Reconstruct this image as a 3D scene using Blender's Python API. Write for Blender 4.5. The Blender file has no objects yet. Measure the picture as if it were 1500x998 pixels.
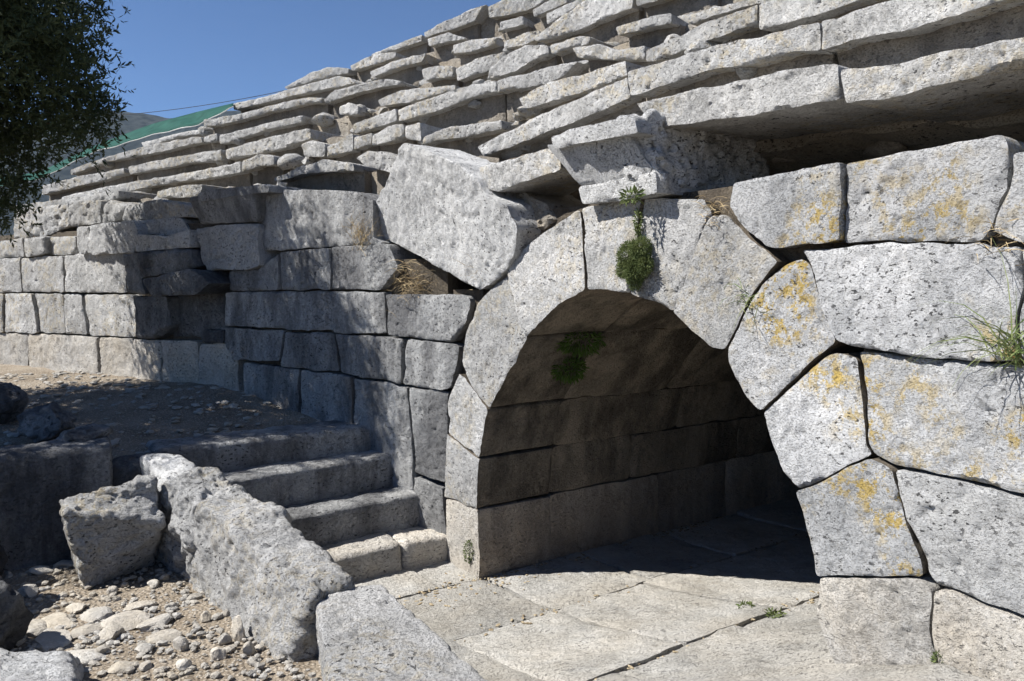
import bpy, bmesh, math, random
import numpy as np
from mathutils import Vector, geometry as mgeo

random.seed(7); RNG = np.random.default_rng(7)
SC = bpy.context.scene
COL = SC.collection
# ------------------------------------------------------------------ camera, sky, sun
F = 1144.0; CX, CY = 750.0, 499.0; HORIZON = 415.0; EYE = 2.4
PITCH = math.atan((CY - HORIZON) / F)
cam_d = bpy.data.cameras.new('camera'); cam_d.sensor_width = 36.0; cam_d.lens = 36.0 * F / 1500.0
cam_d.clip_start = 0.05; cam_d.clip_end = 12000.0
cam = bpy.data.objects.new('camera', cam_d); COL.objects.link(cam)
cam.location = (0, 0, EYE); cam.rotation_euler = (math.pi / 2 - PITCH, 0, 0)
SC.camera = cam
SUN_AZ = math.radians(81.0)      # travel direction of the light, right of forward
SUN_EL = math.radians(49.0)
LDIR = Vector((math.sin(SUN_AZ) * math.cos(SUN_EL), math.cos(SUN_AZ) * math.cos(SUN_EL), -math.sin(SUN_EL)))
world = bpy.data.worlds.new('World'); SC.world = world; world.use_nodes = True
wn = world.node_tree.nodes; wl = world.node_tree.links
sky = wn.new('ShaderNodeTexSky'); sky.sky_type = 'NISHITA'; sky.sun_disc = False
sky.sun_elevation = SUN_EL
sky.sun_rotation = math.atan2(-LDIR.x, -LDIR.y)
sky.altitude = 300; sky.air_density = 0.7; sky.dust_density = 0.0; sky.ozone_density = 8.0
wl.new(sky.outputs[0], wn['Background'].inputs[0]); wn['Background'].inputs[1].default_value = 0.066
sun_d = bpy.data.lights.new('sun', 'SUN'); sun_d.energy = 5.0; sun_d.angle = math.radians(0.5); sun_d.color = (1.0, 0.965, 0.91)
sun = bpy.data.objects.new('sun', sun_d); COL.objects.link(sun)
sun.rotation_euler = LDIR.to_track_quat('-Z', 'Y').to_euler()
SC.view_settings.view_transform = 'Standard'; SC.view_settings.look = 'None'
SC.view_settings.exposure = 0.92; SC.view_settings.gamma = 1.0

# ------------------------------------------------------------------ helpers: noise
def _hash(ix, iy, iz):
    h = (ix * 374761393 + iy * 668265263 + iz * 1274126177) & 0xffffffff
    h = ((h ^ (h >> 13)) * 1274126177) & 0xffffffff
    return ((h ^ (h >> 16)) & 0xffff) / 65535.0 * 2 - 1
def vnoise(P):
    P = np.asarray(P, float); i = np.floor(P).astype(np.int64); f = P - i; u = f * f * (3 - 2 * f)
    r = 0
    for dx in (0, 1):
        for dy in (0, 1):
            for dz in (0, 1):
                w = (u[:, 0] if dx else 1 - u[:, 0]) * (u[:, 1] if dy else 1 - u[:, 1]) * (u[:, 2] if dz else 1 - u[:, 2])
                r = r + w * _hash(i[:, 0] + dx, i[:, 1] + dy, i[:, 2] + dz)
    return r
def fbm(P, freq, octs=3, seed=0.0):
    P = np.asarray(P, float) * freq + seed * 17.31 + 100.0
    r = 0; a = 1.0; t = 0
    for _ in range(octs):
        r = r + a * vnoise(P); t += a; a *= 0.5; P = P * 2.03 + 11.7
    return r / t
def rough(P, seed, amp, fine=1.0):
    """outward displacement of weathered limestone: broad waves, lumps and pits"""
    b = fbm(P, 2.2, 2, seed) * 0.55 + fbm(P, 7.0, 2, seed + 3) * 0.5 + fbm(P, 21.0, 2, seed + 5) * 0.45
    pit = fbm(P, 24.0, 2, seed + 9)
    hole = fbm(P, 9.0, 2, seed + 19)
    pit = -np.clip(pit - 0.16, 0, 1) * 2.0 * fine - np.clip(hole - .34, 0, 1) * 1.3 * fine + np.abs(fbm(P, 5.0, 2, seed + 41)) * 1.1
    return amp * (b + pit)

# ------------------------------------------------------------------ helpers: pixel -> place
def ray(x, y):
    xc = (x - CX) / F; yc = (CY - y) / F
    dy = math.cos(PITCH) + yc * math.sin(PITCH); dz = -math.sin(PITCH) + yc * math.cos(PITCH)
    return np.array([xc / dy, 1.0, dz / dy])
def on_z(x, y, z):
    r = ray(x, y); k = (z - EYE) / r[2]
    return np.array([0, 0, EYE]) + r * k
AL = math.radians(35.0)
UP = np.array([math.sin(AL), -math.cos(AL)])     # along the arch wall, towards the viewer's right
UQ = np.array([math.cos(AL), math.sin(AL)])      # into the passage
L0 = on_z(700, 848, 0.0)[:2]
def pqz(p, q, z):
    v = L0 + UP * p + UQ * q
    return np.array([v[0], v[1], z])
def to_pq(P):
    r = np.asarray(P)[..., :2] - L0
    return r @ UP, r @ UQ
def ray_plan(x, a, d):
    """where the column of pixel x meets the plan line a + t d"""
    m = (x - CX) / F / (math.cos(PITCH))
    t = (m * a[1] - a[0]) / (d[0] - m * d[1])
    return a + t * d
dM = np.array([-math.sin(math.radians(52)), math.cos(math.radians(52))])
dLw = np.array([-math.sin(math.radians(58)), math.cos(math.radians(58))])
Jn = ray_plan(652, L0, UP)
Kn = ray_plan(335, Jn, dM)
BASE = [Jn + UP * 6.5, Jn, Kn, Kn + dLw * 12.0]
def curve(smooth):
    pts = [np.array(p, float) for p in BASE]
    if smooth:
        for _ in range(3):
            q = [pts[0]]
            for a, b in zip(pts[:-1], pts[1:]):
                q += [a * .75 + b * .25, a * .25 + b * .75]
            q.append(pts[-1]); pts = q
    out = [pts[0]]
    for a, b in zip(pts[:-1], pts[1:]):
        n = max(1, int(np.linalg.norm(b - a) / 0.25))
        for i in range(1, n + 1): out.append(a + (b - a) * i / n)
    P = np.array(out)
    T = np.gradient(P, axis=0); T /= np.linalg.norm(T, axis=1)[:, None]
    if not smooth:
        seg = np.diff(P, axis=0); seg /= np.linalg.norm(seg, axis=1)[:, None]
        T = np.vstack([seg, seg[-1:]])
    N = np.stack([T[:, 1], -T[:, 0]], 1)          # into the hillside
    S = np.concatenate([[0], np.cumsum(np.linalg.norm(np.diff(P, axis=0), axis=1))])
    return P, N, S
CURVES = {False: curve(False), True: curve(True)}
class Plane:
    """straight vertical wall face: origin o (plan), direction t, normal n into the hill"""
    def __init__(s, o, t): s.o = np.array(o); s.t = np.array(t); s.n = np.array([t[1], -t[0]])
    def uv(s, x, y, d=0.0):
        r = ray(x, y); o = s.o + s.n * d
        k = (s.n @ o) / (s.n @ r[:2]); p = r * k
        return np.array([(p[:2] - s.o) @ s.t, EYE + p[2]])
    def xyz(s, u, v, d):
        u = np.asarray(u); d = np.asarray(d) + 0 * u
        xy = s.o[None] + u[:, None] * s.t[None] + d[:, None] * s.n[None]
        return np.column_stack([xy, v])
PA = Plane(L0, -UP); PM = Plane(Jn, dM); PL = Plane(Kn, dLw)
class Curved:
    def __init__(s): s.P, s.N, s.S = CURVES[True]
    def uv(s, x, y, d=0.0):
        r = ray(x, y); Q = s.P + s.N * d
        c = Q[:, 0] - r[0] * Q[:, 1]
        for i in range(len(Q) - 1):
            if (c[i] <= 0) != (c[i + 1] <= 0):
                f = c[i] / (c[i] - c[i + 1]); yy = Q[i, 1] * (1 - f) + Q[i + 1, 1] * f
                if yy > 0.5:
                    return np.array([s.S[i] * (1 - f) + s.S[i + 1] * f, EYE + r[2] * yy])
        return np.array([s.S[0] if x > 750 else s.S[-1], EYE + r[2] * 12])
    def xyz(s, u, v, d):
        X = [np.interp(u, s.S, s.P[:, k]) for k in (0, 1)]; N = [np.interp(u, s.S, s.N[:, k]) for k in (0, 1)]
        return np.column_stack([X[0] + N[0] * d, X[1] + N[1] * d, v])
CV = Curved()

# ------------------------------------------------------------------ helpers: objects
def thing(name, label, cat, loc=(0, 0, 0), group=None, kind=None):
    o = bpy.data.objects.new(name, None); COL.objects.link(o); o.location = loc; o.empty_display_size = 0.2
    o['label'] = label
    if cat: o['category'] = cat
    if group: o['group'] = group
    if kind: o['kind'] = kind
    return o
def tag(o, label=None, cat=None, group=None, kind=None):
    if label: o['label'] = label
    if cat: o['category'] = cat
    if group: o['group'] = group
    if kind: o['kind'] = kind
    return o
def mesh_obj(name, V, Fc, mat, parent=None, loc=None, smooth=True):
    V = np.asarray(V, float)
    if loc is None: loc = parent.location if parent is not None else V.mean(0) * np.array([1, 1, 0]) + np.array([0, 0, V[:, 2].min()])
    loc = np.array(loc)
    me = bpy.data.meshes.new(name)
    me.from_pydata((V - loc).tolist(), [], Fc)
    bm = bmesh.new(); bm.from_mesh(me); bmesh.ops.recalc_face_normals(bm, faces=bm.faces[:]); bm.to_mesh(me); bm.free()
    if smooth:
        me.polygons.foreach_set('use_smooth', [True] * len(me.polygons))
        me.set_sharp_from_angle(angle=math.radians(42))
    me.materials.append(mat)
    o = bpy.data.objects.new(name, me); COL.objects.link(o)
    if parent is not None: o.parent = parent
    else: o.location = loc
    return o
class MB:
    def __init__(s): s.V = []; s.F = []; s.n = 0; s.side = []
    def add(s, V, Fc):
        V = np.asarray(V, float); s.V.append(V); s.F += [tuple(i + s.n for i in f) for f in Fc]; s.n += len(V)
    def build(s, name, mat, parent=None, loc=None, smooth=True, side=None):
        o = mesh_obj(name, np.vstack(s.V), s.F, mat, parent, loc, smooth)
        if side is not None:
            o.data.materials.append(side); mi = np.zeros(len(s.F), np.int32)
            for a, b in s.side: mi[a:b] = 1
            o.data.polygons.foreach_set('material_index', mi)
        return o

def inside(P, poly):
    x, y = P[:, 0], P[:, 1]; r = np.zeros(len(P), bool); n = len(poly)
    for i in range(n):
        x1, y1 = poly[i]; x2, y2 = poly[(i + 1) % n]
        c = (y1 > y) != (y2 > y)
        with np.errstate(divide='ignore', invalid='ignore'):
            r ^= c & (x < (x2 - x1) * (y - y1) / (y2 - y1 + 1e-12) + x1)
    return r
def edge_dist(P, poly):
    d = np.full(len(P), 1e9); n = len(poly)
    for i in range(n):
        a = poly[i]; b = poly[(i + 1) % n]; ab = b - a; L = ab @ ab + 1e-12
        t = np.clip(((P - a) @ ab) / L, 0, 1)
        d = np.minimum(d, np.linalg.norm(P - (a + t[:, None] * ab), axis=1))
    return d
SEED = [0]
def plate(mb, poly, surf, d, depth=0.4, bevel=0.018, amp=0.012, g=0.03, gap=0.004, jit=0.011, fine=1.0, tilt=None, tip=0.0):
    """one dressed stone: outline poly in (u, v) on surface surf, its face at depth d, going back by depth"""
    SEED[0] += 1; sd = SEED[0] * 1.37
    poly = np.array(poly, float)
    ar = 0.5 * np.sum(poly[:, 0] * np.roll(poly[:, 1], -1) - np.roll(poly[:, 0], -1) * poly[:, 1])
    if ar < 0: poly = poly[::-1]
    # inset by the joint width
    n = len(poly); e = np.roll(poly, -1, 0) - poly; ln = np.linalg.norm(e, axis=1)
    keep = ln > 1e-4; poly = poly[keep]; n = len(poly)
    if n < 3: return
    e = np.roll(poly, -1, 0) - poly; e /= np.linalg.norm(e, axis=1)[:, None]
    nrm = np.stack([-e[:, 1], e[:, 0]], 1)
    m = nrm + np.roll(nrm, 1, 0); m /= np.maximum(np.sum(m * nrm, axis=1), 0.5)[:, None]
    poly = poly + m * gap
    loop = []
    for i in range(n):
        a, b = poly[i], poly[(i + 1) % n]; k = max(1, int(np.linalg.norm(b - a) / g))
        for j in range(k): loop.append(a + (b - a) * j / k)
    loop = np.array(loop)
    # knock corners round, then wobble the edge
    rl = max(1, int(bevel * 0.8 / g))
    for _ in range(rl): loop = loop * .5 + (np.roll(loop, 1, 0) + np.roll(loop, -1, 0)) * .25
    q3 = np.column_stack([loop, np.full(len(loop), sd)])
    wob = np.column_stack([fbm(q3, 6, 3, sd), fbm(q3, 6, 3, sd + 50)]) + .45 * np.column_stack([fbm(q3, 30, 2, sd), fbm(q3, 30, 2, sd + 50)])
    c3 = np.column_stack([loop, np.zeros(len(loop))]); com = np.column_stack([fbm(c3, 5, 3, 3.3), fbm(c3, 5, 3, 8.8)])
    loop = loop + wob * jit * .45 + com * jit * 1.3
    lo, hi = loop.min(0), loop.max(0)
    gx, gy = np.meshgrid(np.arange(lo[0], hi[0], g), np.arange(lo[1], hi[1], g * 0.87))
    gx = gx + (np.arange(gx.shape[0]) % 2)[:, None] * g * .5
    G = np.column_stack([gx.ravel(), gy.ravel()]) + RNG.uniform(-.22, .22, (gx.size, 2)) * g
    G = G[inside(G, loop)]
    if len(G): G = G[edge_dist(G, loop) > g * 0.55]
    A = np.vstack([loop, G]); nl = len(loop)
    res = mgeo.delaunay_2d_cdt([Vector(a) for a in A], [(i, (i + 1) % nl) for i in range(nl)], [], 1, 1e-6)
    A2 = np.array([(v[0], v[1]) for v in res[0]]); tri = res[2]; edges = res[1]
    if len(A2) < 3: return
    dist = edge_dist(A2, loop)
    # face relief
    base = surf.xyz(A2[:, 0], A2[:, 1], np.full(len(A2), d))
    bv = bevel * (0.2 + 2.6 * np.clip(fbm(base, 6.0, 3, sd + 31) - .02, 0, 1))
    h = np.clip(1 - dist / bv, 0, 1); back = bv * (1 - np.sqrt(np.clip(1 - h * h, 0, 1)))
    disp = rough(base, sd, amp, fine) * (0.5 + 0.5 * np.clip(dist / bevel, 0, 1))
    dd = d + back - disp
    if tip: c0 = A2.mean(0); dd = dd + (A2 - c0) @ (np.random.default_rng(SEED[0]).uniform(-1, 1, 2) * tip)
    if tilt is not None: dd = dd + tilt(A2[:, 0], A2[:, 1])
    P = surf.xyz(A2[:, 0], A2[:, 1], dd)
    mb.add(P, [tuple(t) for t in tri])
    # the boundary of the triangulation, in order
    cnt = {}
    for t in tri:
        for i in range(len(t)):
            a, b = t[i], t[(i + 1) % len(t)]
            cnt[(a, b)] = 1
    nxt = {a: b for (a, b) in cnt if (b, a) not in cnt}
    if not nxt: return
    st = next(iter(nxt)); ring = [st]; c = nxt[st]
    while c != st and len(ring) < 5000 and c in nxt: ring.append(c); c = nxt[c]
    off0 = mb.n - len(P)
    R = A2[ring]; rd = dd[ring]
    prev = [off0 + i for i in ring]; f0 = len(mb.F)
    steps = [s for s in (0.03, 0.08, 0.16, 0.3, 0.5, 0.75) if s < depth] + [depth]
    ctr = R.mean(0)
    for s in steps:
        q3 = surf.xyz(R[:, 0], R[:, 1], rd + s)
        w = fbm(q3, 11, 2, sd) * amp * 0.6
        rr = R + (R - ctr) / (np.linalg.norm(R - ctr, axis=1)[:, None] + 1e-6) * (w - 0.01 * min(1, s * 4))[:, None]
        V = surf.xyz(rr[:, 0], rr[:, 1], rd + s)
        idx = list(range(mb.n, mb.n + len(V))); mb.V.append(V); mb.n += len(V)
        k = len(idx)
        mb.F += [(prev[i], prev[(i + 1) % k], idx[(i + 1) % k], idx[i]) for i in range(k)]
        prev = idx
    mb.F.append(tuple(prev)); mb.side.append((f0, len(mb.F)))

def grid_box(n):
    """surface of a box with n=(nx,ny,nz) cells, verts in [-1,1]"""
    idx = {}; V = []; Fc = []
    def vid(i, j, k):
        key = (i, j, k)
        if key not in idx: idx[key] = len(V); V.append((2 * i / n[0] - 1, 2 * j / n[1] - 1, 2 * k / n[2] - 1))
        return idx[key]
    for ax in range(3):
        a, b = [x for x in range(3) if x != ax]
        for side in (0, n[ax]):
            for i in range(n[a]):
                for j in range(n[b]):
                    q = []
                    for (u, v) in ((0, 0), (1, 0), (1, 1), (0, 1)):
                        c = [0, 0, 0]; c[ax] = side; c[a] = i + u; c[b] = j + v; q.append(vid(*c))
                    Fc.append(tuple(q))
    return np.array(V), Fc
def vnormals(V, Fc):
    N = np.zeros_like(V); q = np.array([f[:4] for f in Fc if len(f) == 4])
    a, b, c, d = V[q[:, 0]], V[q[:, 1]], V[q[:, 2]], V[q[:, 3]]
    fn = np.cross(c - a, d - b); ctr = V.mean(0)
    s = np.sign(np.sum(fn * ((a + c) / 2 - ctr), axis=1)); fn *= s[:, None]
    for k in range(4): np.add.at(N, q[:, k], fn)
    return N / (np.linalg.norm(N, axis=1)[:, None] + 1e-9)
def hexa(corners, g=0.04, r=0.04, amp=0.015, seed=None, fine=1.0):
    """rough block through 8 corners: order (x-,y-,z-),(x+,y-,z-),(x+,y+,z-),(x-,y+,z-), then the same at z+"""
    SEED[0] += 1; sd = SEED[0] * 1.91 if seed is None else seed
    c = np.array(corners, float)
    L = np.array([np.linalg.norm(c[1] - c[0]) + np.linalg.norm(c[6] - c[7]), np.linalg.norm(c[3] - c[0]) + np.linalg.norm(c[6] - c[5]), np.linalg.norm(c[4] - c[0]) + np.linalg.norm(c[6] - c[2])]) / 2
    V, Fc = grid_box([max(3, int(l / g)) for l in L])
    H = L / 2; m = V * H; core = np.clip(m, -(H - r), H - r); dv = m - core
    ln = np.linalg.norm(dv, axis=1); k = ln > 1e-9
    m[k] = core[k] + dv[k] / ln[k][:, None] * r
    t = (m / H + 1) / 2
    x, y, z = t[:, 0:1], t[:, 1:2], t[:, 2:3]
    lo = c[0] * (1 - x) * (1 - y) + c[1] * x * (1 - y) + c[2] * x * y + c[3] * (1 - x) * y
    hi = c[4] * (1 - x) * (1 - y) + c[5] * x * (1 - y) + c[6] * x * y + c[7] * (1 - x) * y
    W = lo * (1 - z) + hi * z
    N = vnormals(W, Fc)
    W = W + N * rough(W, sd, amp, fine)[:, None]
    return W, Fc
_ICO = {}
def ico(sub):
    if sub not in _ICO:
        bm = bmesh.new(); bmesh.ops.create_icosphere(bm, subdivisions=sub, radius=1.0)
        bm.verts.ensure_lookup_table()
        _ICO[sub] = (np.array([v.co[:] for v in bm.verts]), [tuple(v.index for v in f.verts) for f in bm.faces]); bm.free()
    return _ICO[sub]
def boulder(center, size, sub=3, amp=0.25, rot=0.0, seed=None, angular=0.5):
    SEED[0] += 1; sd = SEED[0] * 2.3 if seed is None else seed
    V, Fc = ico(sub); V = V.copy()
    # facet it: clip by a few random planes
    rg = np.random.default_rng(int(sd * 100) % 99991)
    for _ in range(int(9 * angular) + 3):
        n = rg.normal(size=3); n /= np.linalg.norm(n); h = rg.uniform(0.55, 0.85)
        k = V @ n; o = k > h; V[o] -= np.outer((k[o] - h) * 0.92, n)
    V = V * (1 + fbm(V, 1.6, 3, sd) * amp)[:, None] * np.array(size)
    c, s = math.cos(rot), math.sin(rot)
    V = V @ np.array([[c, s, 0], [-s, c, 0], [0, 0, 1]])
    return V + np.array(center), Fc

# ------------------------------------------------------------------ materials
def nd(t, kind, **kw):
    n = t.nodes.new(kind)
    for k, v in kw.items(): setattr(n, k, v)
    return n
def noise_node(t, vec, scale, detail=4, rough_=0.6):
    n = nd(t, 'ShaderNodeTexNoise'); n.inputs['Scale'].default_value = scale; n.inputs['Detail'].default_value = detail; n.inputs['Roughness'].default_value = rough_
    t.links.new(vec, n.inputs['Vector']); return n.outputs['Fac']
def ramp(t, src, lo, hi, a=0.0, b=1.0):
    m = nd(t, 'ShaderNodeMapRange'); m.inputs[1].default_value = lo; m.inputs[2].default_value = hi; m.inputs[3].default_value = a; m.inputs[4].default_value = b
    t.links.new(src, m.inputs[0]); return m.outputs[0]
def mix(t, fac, a, b):
    m = nd(t, 'ShaderNodeMix', data_type='RGBA')
    for i, s in ((0, fac), (6, a), (7, b)):
        if hasattr(s, 'is_linked') or hasattr(s, 'links'): t.links.new(s, m.inputs[i])
        elif i == 0: m.inputs[0].default_value = s
        else: m.inputs[i].default_value = (*s, 1)
    return m.outputs[2]
def mul(t, a, b):
    m = nd(t, 'ShaderNodeMath', operation='MULTIPLY')
    for i, s in ((0, a), (1, b)):
        if hasattr(s, 'links'): t.links.new(s, m.inputs[i])
        else: m.inputs[i].default_value = s
    return m.outputs[0]
def new_mat(name):
    m = bpy.data.materials.new(name); m.use_nodes = True
    t = m.node_tree; b = t.nodes['Principled BSDF']; b.inputs['Roughness'].default_value = 0.92
    b.inputs['Specular IOR Level'].default_value = 0.15
    return m, t, b
def stone_mat(name, light=(.70, .70, .69), mid=(.52, .525, .53), dark=(.06, .06, .062), lichen=0.0, stain=0.0, warm=0.0, pits=1.0, bump=1.0, stainc=(.055, .055, .06), white=1.0):
    m, t, b = new_mat(name)
    pos = nd(t, 'ShaderNodeNewGeometry').outputs['Position']
    oi = nd(t, 'ShaderNodeObjectInfo').outputs['Random']
    # each stone samples its own part of the pattern
    off = nd(t, 'ShaderNodeVectorMath', operation='MULTIPLY_ADD'); cmb = nd(t, 'ShaderNodeCombineXYZ')
    for i in range(3): t.links.new(oi, cmb.inputs[i])
    t.links.new(cmb.outputs[0], off.inputs[0]); off.inputs[1].default_value = (37, 53, 71); t.links.new(pos, off.inputs[2]); pos = off.outputs[0]
    col = mix(t, ramp(t, noise_node(t, pos, 1.3, 9, .70), .38, .60), mid, light)
    grey = tuple(c * .62 for c in mid)
    col = mix(t, mul(t, ramp(t, noise_node(t, pos, 2.3, 5, .62), .47, .64), ramp(t, noise_node(t, pos, 26, 6, .75), .36, .62)), col, grey)
    col = mix(t, ramp(t, noise_node(t, pos, 36, 6, .8), .52, .70, 0, .28), col, tuple(c * .66 for c in mid))
    col = mix(t, ramp(t, noise_node(t, pos, 19, 6, .78), .52, .68, 0, .45 * white), col, (.82, .815, .80))
    if warm > 0:
        wf = ramp(t, noise_node(t, pos, 1.4, 6, .66), .38, .62, 0, warm)
        col = mix(t, wf, col, tuple(l_ * w_ for l_, w_ in zip(light, (.92, .80, .62))))
    if stain > 0:
        mp = nd(t, 'ShaderNodeMapping'); mp.inputs['Scale'].default_value = (1, 1, .28); t.links.new(pos, mp.inputs[0])
        sf = ramp(t, noise_node(t, mp.outputs[0], 2.6, 7, .68), .42, .60, 0, stain)
        col = mix(t, sf, col, stainc)
    if lichen > 0:
        a = ramp(t, noise_node(t, pos, 1.55, 3, .5), .45, .56); c = ramp(t, noise_node(t, pos, 14, 8, .82), .50, .54)
        col = mix(t, mul(t, mul(t, a, c), lichen), col, (.56, .39, .075))
    # pits, collecting dark dirt
    st = nd(t, 'ShaderNodeMapping'); st.inputs['Scale'].default_value = (1, 1, 1.6); st.inputs['Rotation'].default_value = (.35, .3, 0); t.links.new(pos, st.inputs[0])
    pm = noise_node(t, pos, 2.4, 4, .6)
    p1 = mul(t, ramp(t, noise_node(t, st.outputs[0], 33, 3, .62), .598, .64), ramp(t, pm, .42, .58, .15, 1))
    p2 = mul(t, ramp(t, noise_node(t, st.outputs[0], 80, 3, .62), .55, .60), ramp(t, pm, .60, .42, .45, 1))
    mx = nd(t, 'ShaderNodeMath', operation='MAXIMUM'); t.links.new(p1, mx.inputs[0]); t.links.new(p2, mx.inputs[1]); pf = mx.outputs[0]
    pc = nd(t, 'ShaderNodeMath', operation='MAXIMUM'); t.links.new(p1, pc.inputs[0]); t.links.new(mul(t, p2, .28), pc.inputs[1])
    col = mix(t, mul(t, pc.outputs[0], .9 * pits), col, dark)
    hv = nd(t, 'ShaderNodeHueSaturation'); t.links.new(col, hv.inputs['Color']); t.links.new(ramp(t, oi, 0, 1, .82, 1.10), hv.inputs['Value'])
    t.links.new(hv.outputs[0], b.inputs['Base Color'])
    hgt = nd(t, 'ShaderNodeMath', operation='SUBTRACT')
    f1 = noise_node(t, pos, 20, 10, .80)
    t.links.new(f1, hgt.inputs[0]); t.links.new(mul(t, pf, 1.2 * pits), hgt.inputs[1])
    bp = nd(t, 'ShaderNodeBump'); bp.inputs['Strength'].default_value = 1.0; bp.inputs['Distance'].default_value = .034 * bump
    t.links.new(hgt.outputs[0], bp.inputs['Height']); t.links.new(bp.outputs[0], b.inputs['Normal'])
    return m
M_GREY = stone_mat('weathered_limestone')
M_LICH = stone_mat('lichen_limestone', light=(.75, .75, .75), mid=(.57, .58, .59), lichen=.85, pits=1.0, stain=.35, stainc=(.30, .31, .33))
M_SEAT = stone_mat('seat_limestone', light=(.68, .675, .66), mid=(.50, .50, .495), lichen=.25, pits=1.0, stain=.4, stainc=(.26, .255, .245))
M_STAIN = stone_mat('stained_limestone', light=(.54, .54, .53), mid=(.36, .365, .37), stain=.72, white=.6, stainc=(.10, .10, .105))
M_SHADETONE = stone_mat('shade_toned_limestone', light=(.30, .30, .30), mid=(.18, .185, .19), stain=.8, white=.35)  # darker copy of the stained limestone, with the shade put into its colour
M_RING = stone_mat('ring_limestone', light=(.65, .645, .635), mid=(.48, .48, .475), lichen=.2, stain=.25, stainc=(.34, .34, .34))
M_PAVE = stone_mat('paving_limestone', light=(.50, .49, .465), mid=(.39, .38, .355), warm=.28, pits=.6, bump=.6, white=.4)
M_WARM = stone_mat('warm_limestone', light=(.66, .635, .59), mid=(.50, .48, .45), warm=.4, pits=.8)
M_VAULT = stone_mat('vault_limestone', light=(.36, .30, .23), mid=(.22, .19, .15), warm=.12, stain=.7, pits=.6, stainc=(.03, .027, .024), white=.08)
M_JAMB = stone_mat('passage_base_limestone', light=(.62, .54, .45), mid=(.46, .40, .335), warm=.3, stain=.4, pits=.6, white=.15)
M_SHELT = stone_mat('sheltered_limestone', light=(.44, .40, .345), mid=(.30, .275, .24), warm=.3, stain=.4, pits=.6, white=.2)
M_CORE = stone_mat('rubble_core', light=(.52, .48, .42), mid=(.33, .31, .28), warm=.5, stain=.2, white=.5)
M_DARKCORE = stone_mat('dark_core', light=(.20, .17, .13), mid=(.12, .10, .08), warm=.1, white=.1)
M_ROCK = stone_mat('loose_rock', light=(.56, .54, .50), mid=(.42, .405, .38), warm=.5, pits=.2, bump=.5)
def soil_mat():
    m, t, b = new_mat('gravel_soil'); pos = nd(t, 'ShaderNodeNewGeometry').outputs['Position']
    col = mix(t, ramp(t, noise_node(t, pos, 2.2, 5), .38, .64), (.19, .155, .115), (.31, .265, .21))
    vo = nd(t, 'ShaderNodeTexVoronoi'); vo.inputs['Scale'].default_value = 42; t.links.new(pos, vo.inputs['Vector'])
    col = mix(t, ramp(t, vo.outputs['Distance'], .2, .42, .65, 0), col, (.50, .45, .38))
    col = mix(t, ramp(t, noise_node(t, pos, 60, 4, .7), .52, .68, 0, .7), col, (.14, .11, .08))
    t.links.new(col, b.inputs['Base Color'])
    ad = nd(t, 'ShaderNodeMath', operation='SUBTRACT'); t.links.new(noise_node(t, pos, 40, 6, .7), ad.inputs[0]); t.links.new(vo.outputs['Distance'], ad.inputs[1])
    bp = nd(t, 'ShaderNodeBump'); bp.inputs['Strength'].default_value = .9; bp.inputs['Distance'].default_value = .02
    t.links.new(ad.outputs[0], bp.inputs['Height']); t.links.new(bp.outputs[0], b.inputs['Normal'])
    return m
M_SOIL = soil_mat()
def plain_mat(name, c1, c2, scale=8, rough_=.8, trans=0.0):
    m, t, b = new_mat(name); pos = nd(t, 'ShaderNodeNewGeometry').outputs['Position']
    t.links.new(mix(t, ramp(t, noise_node(t, pos, scale, 3), .35, .65), c1, c2), b.inputs['Base Color']); b.inputs['Roughness'].default_value = rough_
    if trans > 0:
        tr = nd(t, 'ShaderNodeBsdfTranslucent'); tr.inputs[0].default_value = (*c2, 1); ms = nd(t, 'ShaderNodeMixShader'); ms.inputs[0].default_value = trans
        t.links.new(b.outputs[0], ms.inputs[1]); t.links.new(tr.outputs[0], ms.inputs[2]); t.links.new(ms.outputs[0], t.nodes['Material Output'].inputs[0])
    return m
M_LEAF = plain_mat('olive_leaf', (.030, .045, .020), (.075, .095, .045), 3, .55, .2)
M_BARK = plain_mat('bark', (.10, .075, .05), (.17, .13, .09), 12, .95)
M_HERB = plain_mat('herb_leaf', (.07, .10, .035), (.16, .19, .075), 14, .7, .25)
M_FERN = plain_mat('fern_leaf', (.045, .085, .015), (.09, .14, .03), 14, .7, .25)
M_GRASS = plain_mat('grass_blade', (.10, .15, .05), (.22, .24, .10), 9, .7, .2)
M_STRAW = plain_mat('dry_straw', (.30, .22, .12), (.50, .40, .24), 15, .85)
M_NET = plain_mat('green_net', (.012, .065, .052), (.025, .11, .085), 5, .75, .3)
M_HEM = plain_mat('net_hem', (.62, .62, .60), (.75, .75, .72), 9, .8)
M_LITTER = plain_mat('litter', (.16, .12, .07), (.40, .34, .24), 30, .95)
M_CABLE = plain_mat('cable', (.03, .03, .03), (.05, .05, .05), 5, .6)
M_HILL = plain_mat('hill_forest', (.003, .006, .005), (.035, .04, .036), .05, 1.0)

def px(plane, pts, d=0.0): return [plane.uv(x, y, d) for x, y in pts]

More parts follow.
